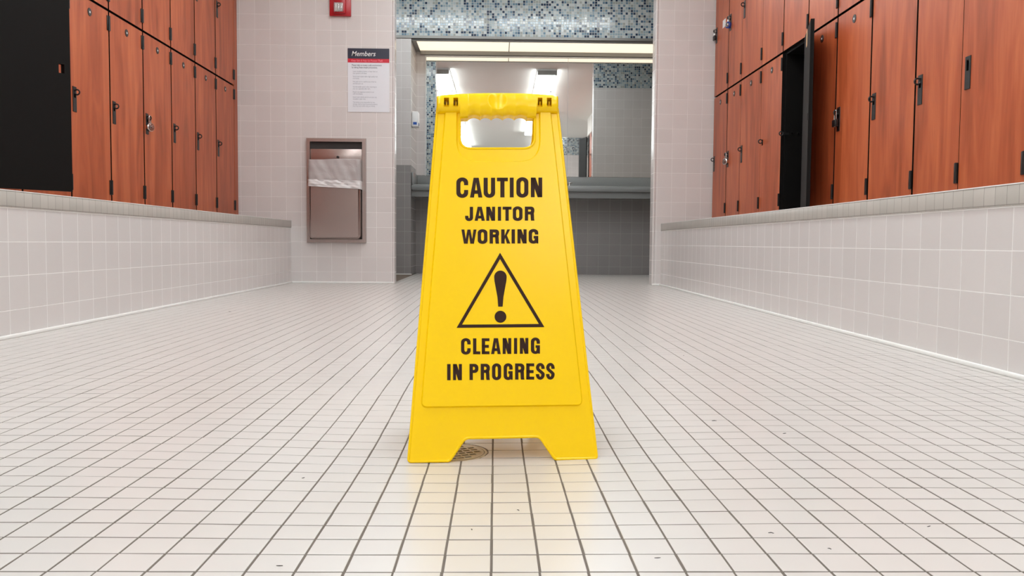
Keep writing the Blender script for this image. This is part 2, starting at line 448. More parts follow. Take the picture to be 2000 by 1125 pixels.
# drain
dz = -.011
d = thing('floor_drain', (DR.x, DR.y, dz - .03), 'round metal floor drain with slotted grate behind the yellow sign', 'drain')
part(MB().cyl((DR.x, DR.y, dz - .06), (0, 0, 1), .057, .057, .004, 48), 'drain_bowl', 'pit', d)
rg = MB(); circle = lambda r, n=48: [(DR.x + r * math.cos(2 * PI * i / n), DR.y + r * math.sin(2 * PI * i / n)) for i in range(n)]
rg.ext(circle(.057), dz - .058, dz + .0002, holes=[circle(.0525)])
part(rg, 'rim', 'brass', d)
gr = MB()
holes = []
pit, hw, hh = .0128, .0052, .0036
rot = R(24)
for i in range(-4, 5):
    for j in range(-4, 5):
        x, y = i * pit, j * pit
        if math.hypot(x, y) > .041: continue
        q = [(x - hw, y - hh), (x + hw, y - hh), (x + hw, y + hh), (x - hw, y + hh)]
        holes.append([(DR.x + a * math.cos(rot) - b * math.sin(rot), DR.y + a * math.sin(rot) + b * math.cos(rot)) for a, b in q])
gr.ext(circle(.0513), dz - .003, dz + .0005, holes=holes)
part(gr, 'grate', 'brass', d)

# ------------------------------------------------------------------ walls, ceiling
def wall(name, boxes, mats):
    w = MB()
    for b in boxes:
        w.mi = b[6] if len(b) > 6 else 0
        w.box(*b[:6])
    return struct(name, w, mats)
MZ = 2.275
wall('wall_left', [(XW0 - .1, XW0, YB, YJ + .5, 0, CEIL)], ['wall_d'])
wall('wall_right', [(2.6, 2.7, YW2, YN, 0, CEIL), (XW1, XW1 + .1, YB, YW, 0, CEIL)], ['wall_d'])
wall('wall_back', [(XW0, -.772, YW, YW2 - .004, 0, CEIL)], ['wall_l'])
wall('wall_back_right', [(1.206, 2.6, YW, YW2 - .004, 0, CEIL)], ['wall_r'])
wall('wall_passage', [(-.772 - 1.65, -.773, YW2 - .004, YW2, .9, CEIL), (1.207, 2.6, YW2 - .004, YW2, MZ, CEIL)], ['mosaic'])
wall('wall_passage_lower', [(XW0, -.773, YW2 - .004, YW2, 0, .9), (1.207, 2.6, YW2 - .004, YW2, 0, .98)], ['grey'])
wall('wall_passage_middle', [(1.207, 2.6, YW2 - .004, YW2, .98, MZ)], ['wall_d'])
wall('wall_far_left', [(XW0, -.815, YJ, YJ + .5, 1.055, MZ)], ['wall_d'])
wall('wall_far_left_lower', [(XW0, -.8145, YJ - .002, YJ + .49, 0, 1.055)], ['grey'])
wall('wall_header', [(XW0, 2.6, YJ - .004, YJ + .03, MZ + .004, CEIL)], ['mosaic'])
wall('wall_vanity', [(-.815, 2.6, YN, YN + .1, 0, 1.0)], ['grey'])
wall('wall_vanity_upper', [(-.815, 2.6, YN + .001, YN + .1, 1.0, CEIL)], ['wall_d'])
wall('ceiling', [(XW0 - .1, 2.7, YB, YN + .1, CEIL, CEIL + .1)], ['ceiling'])
wall('wall_near', [(XW0, XW1, YB - .1, YB, 0, CEIL)], ['wall_d'])
wall('wall_near_right', [(1.25, XW1, -1.32, -1.2, 0, MZ)], ['wall_d'])
wall('wall_near_right_upper', [(1.25, XW1, -1.32, -1.2, MZ, CEIL)], ['mosaic'])
wall('wall_near_left', [(XW0, -1.5, -1.32, -1.2, 0, MZ)], ['wall_d'])
wall('trim_2', [(XW0, 2.6, YJ - .012, YJ + .03, MZ - .02, MZ + .004)], ['trimgrey'])
# white caulk cove along the foot of the walls and rounded corner tiles
def cove(x0, x1, y0, y1, h=.014):
    return MB().box(x0, x1, y0, y1, 0, h, bev=.003)
struct('baseboard_back', cove(-1.555, -.772, YW - .012, YW), 'caulk')
struct('baseboard_right', cove(1.206, 1.29, YW - .012, YW), 'caulk')
struct('baseboard_jamb', cove(-.985, -.805, YJ - .012, YJ - .002), 'caulk')
for nm, x in (('trim_3', -.772), ('trim_4', 1.206)):
    struct(nm, MB().cyl((x + (-.006 if x < 0 else .006), YW + .004, 0), (0, 0, 1), .0095, .0095, CEIL, 16), 'wall_l' if x < 0 else 'wall_r')

# ------------------------------------------------------------------ benches
def bench(side):
    s = -1 if side == 'left' else 1
    xf = -1.556 if s < 0 else 1.272
    xb = XW0 + .002 if s < 0 else XW1 - .002
    o = thing('tiled_bench', ((xf + xb) / 2, 3, 0), 'long built-in bench of pale tile with grey capping under the %s lockers' % side, 'bench', None)
    y0, y1 = -1.19, YW - .001
    a, b = sorted((xf, xb))
    part(MB().box(a, b, y0, y1, 0, .42), 'body', 'bench', o, uv=True)
    a, b = sorted((xf - s * .005, xb))
    part(MB().box(a, b, y0, y1, .4205, .4735, bev=.004), 'cap', 'cap', o, uv=True)
    a, b = sorted((xf - s * .006, xf + s * .012))
    g1 = MB().box(a, b, y0, y1, .4728, .4755)
    g1.box(*sorted((xf - s * .001, xf + s * .01)), y0, y1, .4165, .4208)
    part(g1, 'grout_line', 'caulk', o)
    a, b = sorted((xf - s * .012, xf))
    part(MB().box(a, b, y0, y1, 0, .013, bev=.004), 'base_trim', 'caulk', o)
bench('left'); bench('right')

# ------------------------------------------------------------------ lockers
XL, XR = -1.95, 1.656
CACHE = {}
def cached(key, fn):
    if key not in CACHE: CACHE[key] = fn()
    return CACHE[key]
TH = .018
def door_mesh(w, h, zr, gn=.0065, gf=.0065):
    b = MB()
    fr = frame(Vector((0, 0, 0)), Vector((1, 0, 0)), Vector((0, 0, 1)), Vector((0, 1, 0)))
    x0 = -(w - .041)
    hole = [(x0 - .011, zr - .018), (x0 + .011, zr - .018), (x0 + .011, zr + .018), (x0 - .011, zr + .018)]
    b.ext([(-w + gf, 0), (-gn, 0), (-gn, h), (-w + gf, h)], -TH, 0, fr, holes=[hole])
    me = b.mesh('door', ['black', 'wood'])
    for p in me.polygons:
        if p.normal.y < -.9: p.material_index = 1
    return me
def plate_mesh():
    fr = frame(Vector((0, 0, 0)), Vector((1, 0, 0)), Vector((0, 0, 1)), Vector((0, 1, 0)))
    b = MB()
    o = [(-.017, -.084), (.017, -.084), (.017, .032), (-.017, .032)]
    h = [(-.0075, -.019), (.0075, -.019), (.0075, .019), (-.0075, .019)]
    b.ext(o, 0, -.003, fr, holes=[h], top=inset(o, .0008), tholes=[h])
    return b.mesh('latch_plate', 'blackmetal')
def hinge_mesh():
    b = MB(); b.box(-.020, .003, -.004, 0, 0, .073, bev=.001)
    b.cyl((-.0015, -.005, .0), (0, 0, 1), .0055, .0055, .073, 10)
    return b.mesh('hinge', 'blackmetal')
def disc_mesh():
    b = MB(); b.cyl((0, 0, 0), (0, -1, 0), .0195, .0185, .0025, 24)
    b.mi = 1; b.box(-.0045, .0045, -.0032, -.002, -.0045, .0045)
    return b.mesh('number_disc', ['hardware', 'white'])
def carcass_mesh(w, h, dp=.40):
    t = .011; b = MB()
    b.box(-w + .0005, -w + t, .001, dp, 0, h); b.box(-t, -.0005, .001, dp, 0, h)
    b.box(-w, 0, dp - t, dp, 0, h); b.box(-w, 0, .001, dp, 0, t); b.box(-w, 0, .001, dp, h - t, h)
    return b.mesh('carcass', 'black')
def ring_mesh():
    b = MB(); b.torus((0, -TH - .013, 0), (1, 0, 0), .0115, .0035, 20)
    b.box(-.003, .003, -TH - .003, .012, -.005, .005)
    return b.mesh('hasp_ring', 'blackmetal')
OPEN = {('left', 8, 0): 143, ('right', 5, 0): 164, ('right', 13, 0): 164, ('right', 13, 1): 164}
NORING = {('right', 10, 0)}
NOPLATE = {('right', 4, 0)}
RINGS = {}
def words(i): return ['first', 'second', 'third', 'fourth', 'fifth', 'sixth', 'seventh', 'eighth', 'ninth', 'tenth', 'eleventh', 'twelfth', 'thirteenth', 'fourteenth'][i]
def bank(side, seams, zt, near_count):
    rz = PI / 2 if side == 'left' else -PI / 2
    xw = XL - TH if side == 'left' else XR + TH
    for i in range(len(seams) - 1):
        far, nr = seams[i], seams[i + 1]
        w = far - nr
        hy_ = far if side == 'left' else nr
        for tier in (0, 1):
            z0, z1 = (.476, zt + .006) if tier == 0 else (zt + .006, 2.335)
            key = (side, i + 1 if side == 'right' else i, tier)
            ang = OPEN.get(key, 0)
            extra = ''
            lab = '%s %s wooden locker, %s from the tiled back wall along the %s wall' % ('open' if ang else 'closed', 'upper' if tier else 'lower', words(i), side)
            t = thing('locker', (xw, hy_, z0), lab, 'locker', '%s row of %s lockers' % ('upper' if tier else 'lower', side), rz)
            h = z1 - z0
            place('carcass', cached(('c', round(w, 3), round(h, 3)), lambda: carcass_mesh(w, h)), t)
            db = .034 if tier == 0 else .006
            dh = h - db - .007
            zr = (zt - .47 - z0) if tier == 0 else .485
            dw = w
            THIN = (5.75, 5.307, 3.013)
            ga = .0018 if hy_ in THIN else .0065; gb = .0018 if (nr if side == 'left' else far) in THIN else .0065
            dr = place('door', cached(('d', round(w, 3), round(dh, 3), round(zr, 3), ga, gb), lambda: door_mesh(dw, dh, zr - db, ga, gb)), t, (0, 0, db), 0)
            if ang:
                # swing about the front hinge line
                piv = Matrix.Translation((0, -TH, 0)) @ Matrix.Rotation(R(ang), 4, 'Z') @ Matrix.Translation((0, TH, 0))
                loc = piv @ Vector((0, 0, db)); dr.location = loc; dr.rotation_euler = (0, 0, R(ang))
            lx = -(dw - .041)
            if key not in NOPLATE: place('latch_plate', cached('plate', plate_mesh), dr, (lx, -TH, zr - db))
            for hz in (.036, dh - .095): place('hinge', cached('hinge', hinge_mesh), dr, (-.004, -TH, hz))
            if tier == 0: place('number_disc', cached('disc', disc_mesh), dr, (-dw / 2, -TH, dh - .055))
            if key not in NORING:
                place('hasp_ring', cached('ring', ring_mesh), t, (lx, 0, zr + .006))
            if side == 'left': RINGS[key] = Vector((XL + .013, hy_ + lx, z0 + zr + .006))
            else: RINGS[key] = Vector((XR - .013, hy_ - lx, z0 + zr + .006))
            if key == ('right', 5, 0):
                b = MB()
                for q in (0, .035): b.cyl((-w + .011, .04 + q, .49), (1, 0, 0), .006, .005, .01, 12)
                o = b.build('strike_bolt', 'steel', t)
                b = MB().box(-.19, -.14, -.0003, .0012, .83, .91)
                fr_o = b.build('sticker', 'cream', dr)
                fr_o['label'] = 'cream sticker on the inner face of the door'
seamL = [6.385, 5.975, 5.568, 5.162, 4.757, 4.349, 3.943, 3.537, 3.13, 2.725, 2.32, 1.915]
seamR = [6.465, 6.085, 5.75, 5.307, 4.92, 4.527, 4.135, 3.752, 3.347, 3.013, 2.623, 2.233, 1.843, 1.453]
# index of lockers counts from the back wall; left starts at 0, right at 1
bank('left', seamL, 1.462, 0); bank('right', seamR, 1.425, 0)
f = MB().box(XL - .02, XL, 6.388, YW - .003, .476, 2.335)
tag(f.build('filler_panel', 'wood'), 'narrow upright wooden filler strip between the left lockers and the back wall', 'panel')
wall('trim_5', [(XW0, XL, 1.9, YW, 2.337, CEIL), (XR, XW1, 1.44, YW, 2.337, CEIL)], ['ceiling'])

# padlocks
def padlock(key, label, body, shackle, kind, drop=0, rz=0):
    p = RINGS[key]; s = 1 if key[0] == 'left' else -1
    top = p + Vector((s * .004, 0, 0))
    t = thing('padlock', top, label, 'padlock', None)
    zc = -.0505 - drop
    pts = []
    for k in range(13):
        a = PI * k / 12; pts.append(top + Vector((s * .0 , 0, 0)) + Vector((.013 * math.cos(a) * 0, .011 * math.cos(a), .004 + .009 * math.sin(a))))
    pts = [top + Vector((0, .011, zc + .012))] + pts + [top + Vector((0, -.011, zc + .012))]
    part(MB().tube(pts, .0032, False, 8), 'shackle', shackle, t)
    b = MB(); c = top + Vector((0, 0, zc))
    if kind == 'dial':
        ax = Vector((s, -.55, 0)).normalized()
        b.cyl(c - ax * .010, ax, .0235, .0235, .018, 32)
        b.cyl(c + ax * .008, ax, .0235, .020, .003, 32)
        part(b, 'body', body, t)
        b = MB().cyl(c + ax * .0105, ax, .016, .0145, .006, 24); b.cyl(c + ax * .016, ax, .008, .007, .008, 16)
        part(b, 'dial', 'steel' if body != 'steel' else 'brushed', t)
    else:
        b.box(c.x - .009, c.x + .009, c.y - .021, c.y + .021, c.z - .018, c.z + .016, bev=.004)
        part(b, 'body', body, t)
        part(MB().cyl(c + Vector((0, 0, -.0175)), (0, 0, -1), .006, .006, .002, 12), 'keyway', 'steel', t)
padlock(('left', 3, 0), 'round silver dial padlock on a lower left locker', 'steel', 'steel', 'dial')
padlock(('right', 1, 1), 'black padlock with steel shackle beside the back wall on an upper right locker', 'blackmetal', 'steel', 'block')
padlock(('right', 2, 1), 'blue padlock hanging on an upper right locker', 'blue', 'steel', 'dial')
padlock(('right', 2, 0), 'silver dial padlock on a lower right locker, near the back wall', 'steel', 'steel', 'dial')
padlock(('right', 7, 0), 'black padlock with bright shackle on the lower right locker past the open door', 'blackmetal', 'steel', 'block')
t = MB().box(XR - .002, XR, 6.18, 6.255, 1.90, 1.955)
tag(t.build('sticker', 'white'), 'small white label on the upper right locker beside the back wall', 'label')

# ------------------------------------------------------------------ poster, alarm, dispenser
px0, px1, pz0, pz1 = -1.121, -.809, 1.297, 1.771
t = thing('poster', (px0, YW, pz0), 'white members notice with navy and red heading on the tiled wall', 'poster')
part(MB().box(px0, px1, YW - .005, YW, pz0, pz1), 'board', 'paper', t)
part(MB().box(px0, px1, YW - .0056, YW - .004, pz1 - .077, pz1), 'heading_band', 'navy', t)
part(MB().box(px0, px1, YW - .0056, YW - .004, pz1 - .106, pz1 - .077), 'red_band', 'pred', t)
fr = frame(Vector((px0, YW - .0064, pz1)), Vector((1, 0, 0)), Vector((0, 0, 1)), Vector((0, -1, 0)))
b = MB(); text_into(b, 'Members', .052, fr, .026, -.057, .25, .0001, sx=.92); part(b, 'heading', 'white', t)
b = MB(); text_into(b, 'Keep Safe & Help Us Prevent Theft', .0205, fr, .026, -.098, .2, .0002, sx=.80); part(b, 'subheading', 'pink', t)
b = MB()
text_into(b, 'Please help us create a safe environment', .0185, fr, .030, -.131, 0, .0002, sx=.74)
text_into(b, 'by taking these simple precautions.', .0185, fr, .030, -.148, 0, .0002, sx=.74)
part(b, 'lead_text', 'greytext', t)
b = MB(); y = -.176
for para in (('Leave valuables at home, or keep them on', 'your person at all times.'), ('Secure your locker with a high quality lock', 'at all times.'),
             ('Park your car in a well lit area of the lot', 'and lock your car.'), ('Use the buddy system when returning to', 'your car, especially after dark.'),
             ('Report any suspicious activity to our', 'staff immediately.'), ('Secure your vehicle and do not leave any', 'valuables in plain view.'),
             ('This facility is not responsible for loss,', 'damage, theft or loss of personal property', 'that may occur while using our facility.')):
    for l in para: text_into(b, l, .0150, fr, .038, y, sx=.72); y -= .0142
    y -= .0100
part(b, 'body_text', 'lighttext', t)

ax0, ax1, az = -1.252, -1.094, 2.005
t = thing('fire_alarm', (ax0, YW, az), 'red wall fire alarm with clear strobe lens', 'alarm')
part(MB().box(ax0, ax1, YW - .028, YW, az, az + .2, bev=.004), 'housing', 'alarm', t)
b = MB(); b.box(ax0 + .035, ax1 - .033, YW - .05, YW - .027, az + .012, az + .2, bev=.012); part(b, 'strobe_bezel', 'alarm', t)
cx = (ax0 + ax1) / 2 - .006
b = MB(); b.box(cx - .036, cx + .036, YW - .068, YW - .049, az + .022, az + .09, bev=.009); part(b, 'strobe_lens', 'clear', t)
b = MB(); b.cyl((cx, YW - .056, az + .035), (0, 0, 1), .006, .006, .042, 12)
b.box(cx - .025, cx + .025, YW - .0525, YW - .05, az + .03, az + .082); part(b, 'strobe_tube', 'steel', t)

t = thing('soap_dispenser', (-.812, 8.29, 1.43), 'white wall soap dispenser with a blue mark beside the mirror', 'dispenser')
part(MB().box(-.8135, -.752, 8.22, 8.36, 1.43, 1.575, bev=.008), 'housing', 'white', t)
part(MB().box(-.800, -.765, 8.2185, 8.222, 1.447, 1.472), 'blue_mark', 'bluemark', t)
part(MB().box(-.7535, -.751, 8.25, 8.33, 1.447, 1.472), 'push_bar', 'bluemark', t)

# ------------------------------------------------------------------ waste receptacle
bx0, bx1, bz0, bz1 = -1.432, -.983, .308, 1.098
t = thing('waste_receptacle', (-1.2, YW, bz0), 'recessed stainless steel waste receptacle on the left back wall', 'bin')
b = MB(); fr = frame(Vector((0, YW, 0)), Vector((1, 0, 0)), Vector((0, 0, 1)), Vector((0, -1, 0)))
o = [(bx0, bz0), (bx1, bz0), (bx1, bz1), (bx0, bz1)]; hI = [(bx0 + .03, bz0 + .03), (bx1 - .03, bz0 + .03), (bx1 - .03, bz1 - .03), (bx0 + .03, bz1 - .03)]
b.ext(o, 0, .028, fr, holes=[hI], top=inset(o, .003), tholes=[inset(hI, -.002)]); part(b, 'frame', 'brushed', t)
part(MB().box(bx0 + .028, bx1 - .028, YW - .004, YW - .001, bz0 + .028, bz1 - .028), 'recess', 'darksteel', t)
b = MB(); b.box(bx0 + .031, bx1 - .031, YW - .018, YW - .004, .90, 1.016, bev=.002); part(b, 'upper_panel', 'brushed', t)
part(MB().cyl((-1.195, YW - .018, .955), (0, -1, 0), .011, .009, .01, 16), 'lock', 'hardware', t)
# projecting receptacle body with rounded lower corners, slightly bowed front
b = MB(); PR_ = .095
rx0, rx1, rz0, rz1 = -1.399, -1.016, .338, .93
o = round_corners([(rx0, rz0), (rx1, rz0), (rx1, rz1), (rx0, rz1)], [.03, .03, .004, .004], 5)
b.ext(o, .006, PR_ - .012, fr, top=inset(o, .002))
b.ext(inset(o, .002), PR_ - .012, PR_, fr, top=inset(o, .014)); part(b, 'container', 'brushed', t)
# bag folded over the top of the container
t2 = thing('bin_liner', (-1.2, YW - .1, .8), 'translucent white plastic bag folded over the steel waste receptacle', 'bag')
def skirt(z0f, z1f, off, nx=60, nz=14, amp=.004, seed=1, thick=True):
    b = MB(); random.seed(seed); ph = [random.random() * 6 for _ in range(8)]
    xa, xb = rx0 - off, rx1 + off; yf = YW - PR_ - off; yb = YW - .02
    path = [(xa, yb), (xa, yf), (xb, yf), (xb, yb)]
    path = [path[0]] + round_corners(path, [0, .02, .02, 0], 4)[1:-1] + [path[-1]]
    segs = []; L_ = [0]
    for i in range(1, len(path)): L_.append(L_[-1] + math.dist(path[i - 1], path[i]))
    rows = []
    for k in range(nz + 1):
        row = []
        for i in range(nx + 1):
            s_ = L_[-1] * i / nx; j = max(q for q in range(len(L_)) if L_[q] <= s_ + 1e-9); j = min(j, len(path) - 2)
            f_ = (s_ - L_[j]) / max(1e-6, L_[j + 1] - L_[j])
            x = path[j][0] * (1 - f_) + path[j + 1][0] * f_; y_ = path[j][1] * (1 - f_) + path[j + 1][1] * f_
            u = i / nx; v = k / nz
            z = z0f(u) * (1 - v) + z1f(u) * v
            n_ = amp * (math.sin(u * 21 + v * 3 + ph[0]) * .5 + math.sin(u * 47 + v * 9 + ph[1]) * .35 + math.sin(u * 9 - v * 7 + ph[2]) * .4 + math.sin(v * 16 + u * 5 + ph[3]) * .3 + .9)
            row.append(b.bm.verts.new((x, y_ - n_, z)))
        rows.append(row)
    for k in range(nz):
        for i in range(nx): b.face([rows[k][i], rows[k][i + 1], rows[k + 1][i + 1], rows[k + 1][i]])
    return b
part(skirt(lambda u: .75 - .018 * u, lambda u: .932 - .004 * math.sin(u * 7), .003, amp=.0045), 'film', 'bag', t2)
part(skirt(lambda u: .735 - .028 * u, lambda u: .784 - .012 * u, .006, nz=8, amp=.006, seed=4), 'gathered_band', 'bag2', t2)

# ------------------------------------------------------------------ vanity: counter, mirror, faucet, cove light
cx0, cx1 = -.812, 2.598
t = thing('vanity_counter', (0, 8.4, .756), 'long grey solid-surface vanity counter under the mirror', 'counter')
b = MB(); b.box(cx0, cx1, 8.15, YN - .001, .815, .872, bev=.018); part(b, 'countertop', 'counter', t)
part(MB().box(cx0, cx1, YN - .022, YN - .001, .873, .992, bev=.003), 'backsplash', 'counter', t)
part(MB().box(cx0 + .001, cx0 + .02, 8.19, YN - .023, .873, .992, bev=.003), 'side_splash', 'counter', t)
part(MB().box(cx0 + .001, cx1, 8.20, 8.225, .756, .8145), 'apron', 'counter', t)
for (a, c, nm) in ((-.71, .722, 'left'), (.726, 2.57, 'right')):
    t = thing('wall_mirror', (a, YN, .995), 'wide frameless wall mirror above the counter, %s' % ('left pane mostly behind the sign' if nm == 'left' else 'right pane past the vertical seam'), 'mirror', 'mirrors above the vanity')
    b = MB(); b.box(a, c, YN - .014, YN - .001, .995, 2.185)
    for v in b.bm.verts:
        if v.co.y < YN - .01: v.co.y += -.003 * (v.co.x - .7) + .0021 * (v.co.z - 1.6)
    part(b, 'glass', 'mirror', t)
    b = MB()
    if nm == 'left': b.box(a - .012, a, YN - .016, YN - .001, .995, 2.2)
    b.box(a, c + .003, YN - .018, YN - .001, 2.185, 2.2)
    if nm == 'left': b.box(c + .0005, c + .0035, YN - .0155, YN - .001, .995, 2.185)
    part(b, 'edge_trim', 'fixture', t)
t = thing('faucet', (.70, 8.5, .873), 'chrome faucet on the grey counter behind the sign', 'faucet')
b = MB(); b.box(.62, .76, 8.47, 8.53, .873, .885, bev=.004); part(b, 'base', 'steel', t)
b = MB(); b.tube([(.69, 8.5, .885), (.69, 8.5, .95), (.69, 8.48, .97), (.69, 8.42, .965), (.69, 8.38, .94)], .011); part(b, 'spout', 'steel', t)
for x in (.645, .735):
    b = MB(); b.cyl((x, 8.5, .885), (0, 0, 1), .014, .011, .035, 16); b.box(x - .008, x + .032, 8.492, 8.508, .92, .927, bev=.002); part(b, 'handle', 'steel', t)
t = thing('cove_light', (0, 8.4, 2.23), 'long warm luminous ceiling panel above the mirror', 'light')
b = MB(); b.box(cx0, -.77, 8.19, YN - .001, 2.238, 2.262); b.box(-.77, 2.6, 8.19, 8.215, 2.238, 2.262); b.box(-.77, 2.6, 8.63, YN - .001, 2.205, 2.262); b.box(.118, .126, 8.215, 8.63, 2.241, 2.262)
part(b, 'frame', 'trimgrey', t)
for a, c in ((-.77, .118), (.126, 2.57)): part(MB().box(a, c, 8.215, 8.63, 2.244, 2.256), 'diffuser', 'cove', t)

# ------------------------------------------------------------------ ceiling lights
def fixture(cx_, y0, y1, label, along='y', wd=.26):
    if along == 'y': loc = (cx_, (y0 + y1) / 2, CEIL)
    t = thing('ceiling_light', loc if along == 'y' else ((y0 + y1) / 2, cx_, CEIL), label, 'light', 'fluorescent ceiling lights')
    def bx(a0, a1, c0, c1, z0, z1, bev=0):
        return MB().box(a0, a1, c0, c1, z0, z1, bev=bev) if along == 'y' else MB().box(c0, c1, a0, a1, z0, z1, bev=bev)
    part(bx(cx_ - wd / 2, cx_ + wd / 2, y0, y1, CEIL - .02, CEIL - .0005), 'housing', 'fixture', t)
    part(bx(cx_ - wd / 2 + .008, cx_ + wd / 2 - .008, y0 + .02, y1 - .02, CEIL - .075, CEIL - .0205, .014), 'lens', 'tube', t)
    for q in (y0, y1 - .018): part(bx(cx_ - wd / 2, cx_ + wd / 2, q, q + .018, CEIL - .08, CEIL - .0205), 'end_cap', 'trimgrey', t)
n = 0
for k in range(7):
    fixture(-.78, 5.9 - 1.24 * (k + 1), 5.9 - 1.24 * k - .01, 'white fluorescent ceiling light in the left row, %s from the back wall' % words(k))
for k in range(5):
    fixture(.66, 5.9 - 1.24 * (k + 1), 5.9 - 1.24 * k - .01, 'white fluorescent ceiling light in the right row, %s from the back wall' % words(k))
fixture(7.4, -.02, 1.2, 'white fluorescent ceiling light in the passage before the mosaic, right one', 'x', .2)
fixture(7.4, -1.32, -.1, 'white fluorescent ceiling light in the passage before the mosaic, left one', 'x', .2)
for k, (x_, y_) in enumerate(((-1.22, -3.0), (-1.22, -1.7), (1.12, -3.0), (1.12, -1.7))):  # added fill lights, kept out of view, to brighten the sign front and back wall
    fixture(x_, y_ - .62, y_ + .62, 'added white fill light on the ceiling behind the aisle, %s' % ('far left', 'near left', 'far right', 'near right')[k], wd=.5)
t = thing('smoke_detector', (.98, 2.3, CEIL), 'small dark ceiling detector seen in the mirror', 'detector')
part(MB().cyl((.98, 2.3, CEIL - .03), (0, 0, 1), .05, .06, .03, 24), 'housing', 'trimgrey', t)

# ------------------------------------------------------------------ the yellow sign
zf = -.0085
PLv = hit(796, 903, Vector((0, 0, zf)), Vector((0, 0, 1))); PRv = hit(1166, 898, Vector((0, 0, zf)), Vector((0, 0, 1)))
ex = (PRv - PLv).normalized(); bk = Vector((-ex.y, ex.x, 0)); LEAN = R(12.5)
O = PLv + Vector((0, 0, .0025))
vz = Vector((0, 0, 1)) * math.cos(LEAN) + bk * math.sin(LEAN)
wz = -bk * math.cos(LEAN) + Vector((0, 0, 1)) * math.sin(LEAN)
SF = frame(O, ex, vz, wz)
def S(px, py, w=0.):
    p = hit(px, py, O + wz * w, wz) - O; return (p.dot(ex), p.dot(vz))
def SS(l, w=0.): return [S(*p, w) for p in l]
VH = S(971, 187)[1]
O2 = O + bk * (2 * VH * math.sin(LEAN))
vz2 = Vector((0, 0, 1)) * math.cos(LEAN) - bk * math.sin(LEAN); wz2 = bk * math.cos(LEAN) + Vector((0, 0, 1)) * math.sin(LEAN)
SB = frame(O2, ex, vz2, wz2)
root = thing('caution_sign', (O + O2) / 2 + ex * .139, 'yellow folding floor sign reading CAUTION JANITOR WORKING CLEANING IN PROGRESS', 'sign')
outer = round_corners(SS([(796, 903), (878.5, 901.8), (909, 857), (1053.5, 854), (1083.5, 898.4), (1167.5, 896.6), (1090.3, 214), (1090, 206), (1043.4, 206), (1043.4, 288.6), (899, 288.6), (899, 206), (852.7, 206), (852.7, 216)]),
                      [.006, .004, .006, .006, .004, .006, 0, 0, 0, .018, .018, 0, 0, 0], 6)
raised = round_corners(SS([(868, 213.6), (894.4, 213.6), (894.4, 314), (1052, 314), (1052, 213.6), (1076.5, 213.6), (1139.5, 793.5), (820.5, 797.5)]),
                       [0, 0, .032, .032, 0, 0, .0115, .0115], 8)
inner = round_corners(SS([(893, 332), (1059, 331), (1120, 774.5), (836, 776.5)]), [.008] * 4, 4)
def panel(FR, name, root):
    b = MB(); b.ext(outer, -.0045, 0, FR)
    # side return flange
    for poly in (outer,):
        b.tube([FR(p[0], p[1], -.001) for p in inset(poly, .0012)], .0023, True, 8)
    b.ext(raised, -.001, .0036, FR, top=inset(raised, .0026))
    return part(b, name, 'yellow', root)
fp = panel(SF, 'front_panel', root); panel(SB, 'back_panel', root)

# grip: a rounded bar with finger scallops, a round thumb dimple and hinge pockets
cus = [914.4, 937.6, 960, 982.4, 1005.6, 1028]
def ytop(x):
    k = (x - 971) / 118.; return 182.7 + 5.2 * abs(k) ** 2.3 + (1.2 * max(0, abs(k) - .93) / .07 if abs(k) > .93 else 0)
def ybot(x):
    if x < 898 or x > 1046.5: return 221.8
    if x < cus[0]: return 233 - 1.5 * (x - 899) / 15.
    if x > cus[-1]: return 231.5 - .8 * (1046 - x) / 18. * 0
    for a, c in zip(cus, cus[1:]):
        if a <= x <= c:
            q = (x - a) / (c - a); return 230 - 4.6 * math.sin(PI * q) ** .75
SLOT = [(867, 876.8), (885.3, 894.4), (1048.8, 1057.6), (1066.4, 1075.6)]
xs = [852.8, 853.4, 855, 858]
x = 861.
while x < 1086: xs.append(x); x += 1.4
for a, c in SLOT: xs += [a - .01, a + .25, c - .25, c + .01]
xs += [897.9, 898.1, 1046.4, 1046.6] + cus + [1087, 1088.6, 1089.2, 1089.8]
xs = sorted(set(round(v, 2) for v in xs))
YS = [196.0, 196.3, 212.9, 213.2]
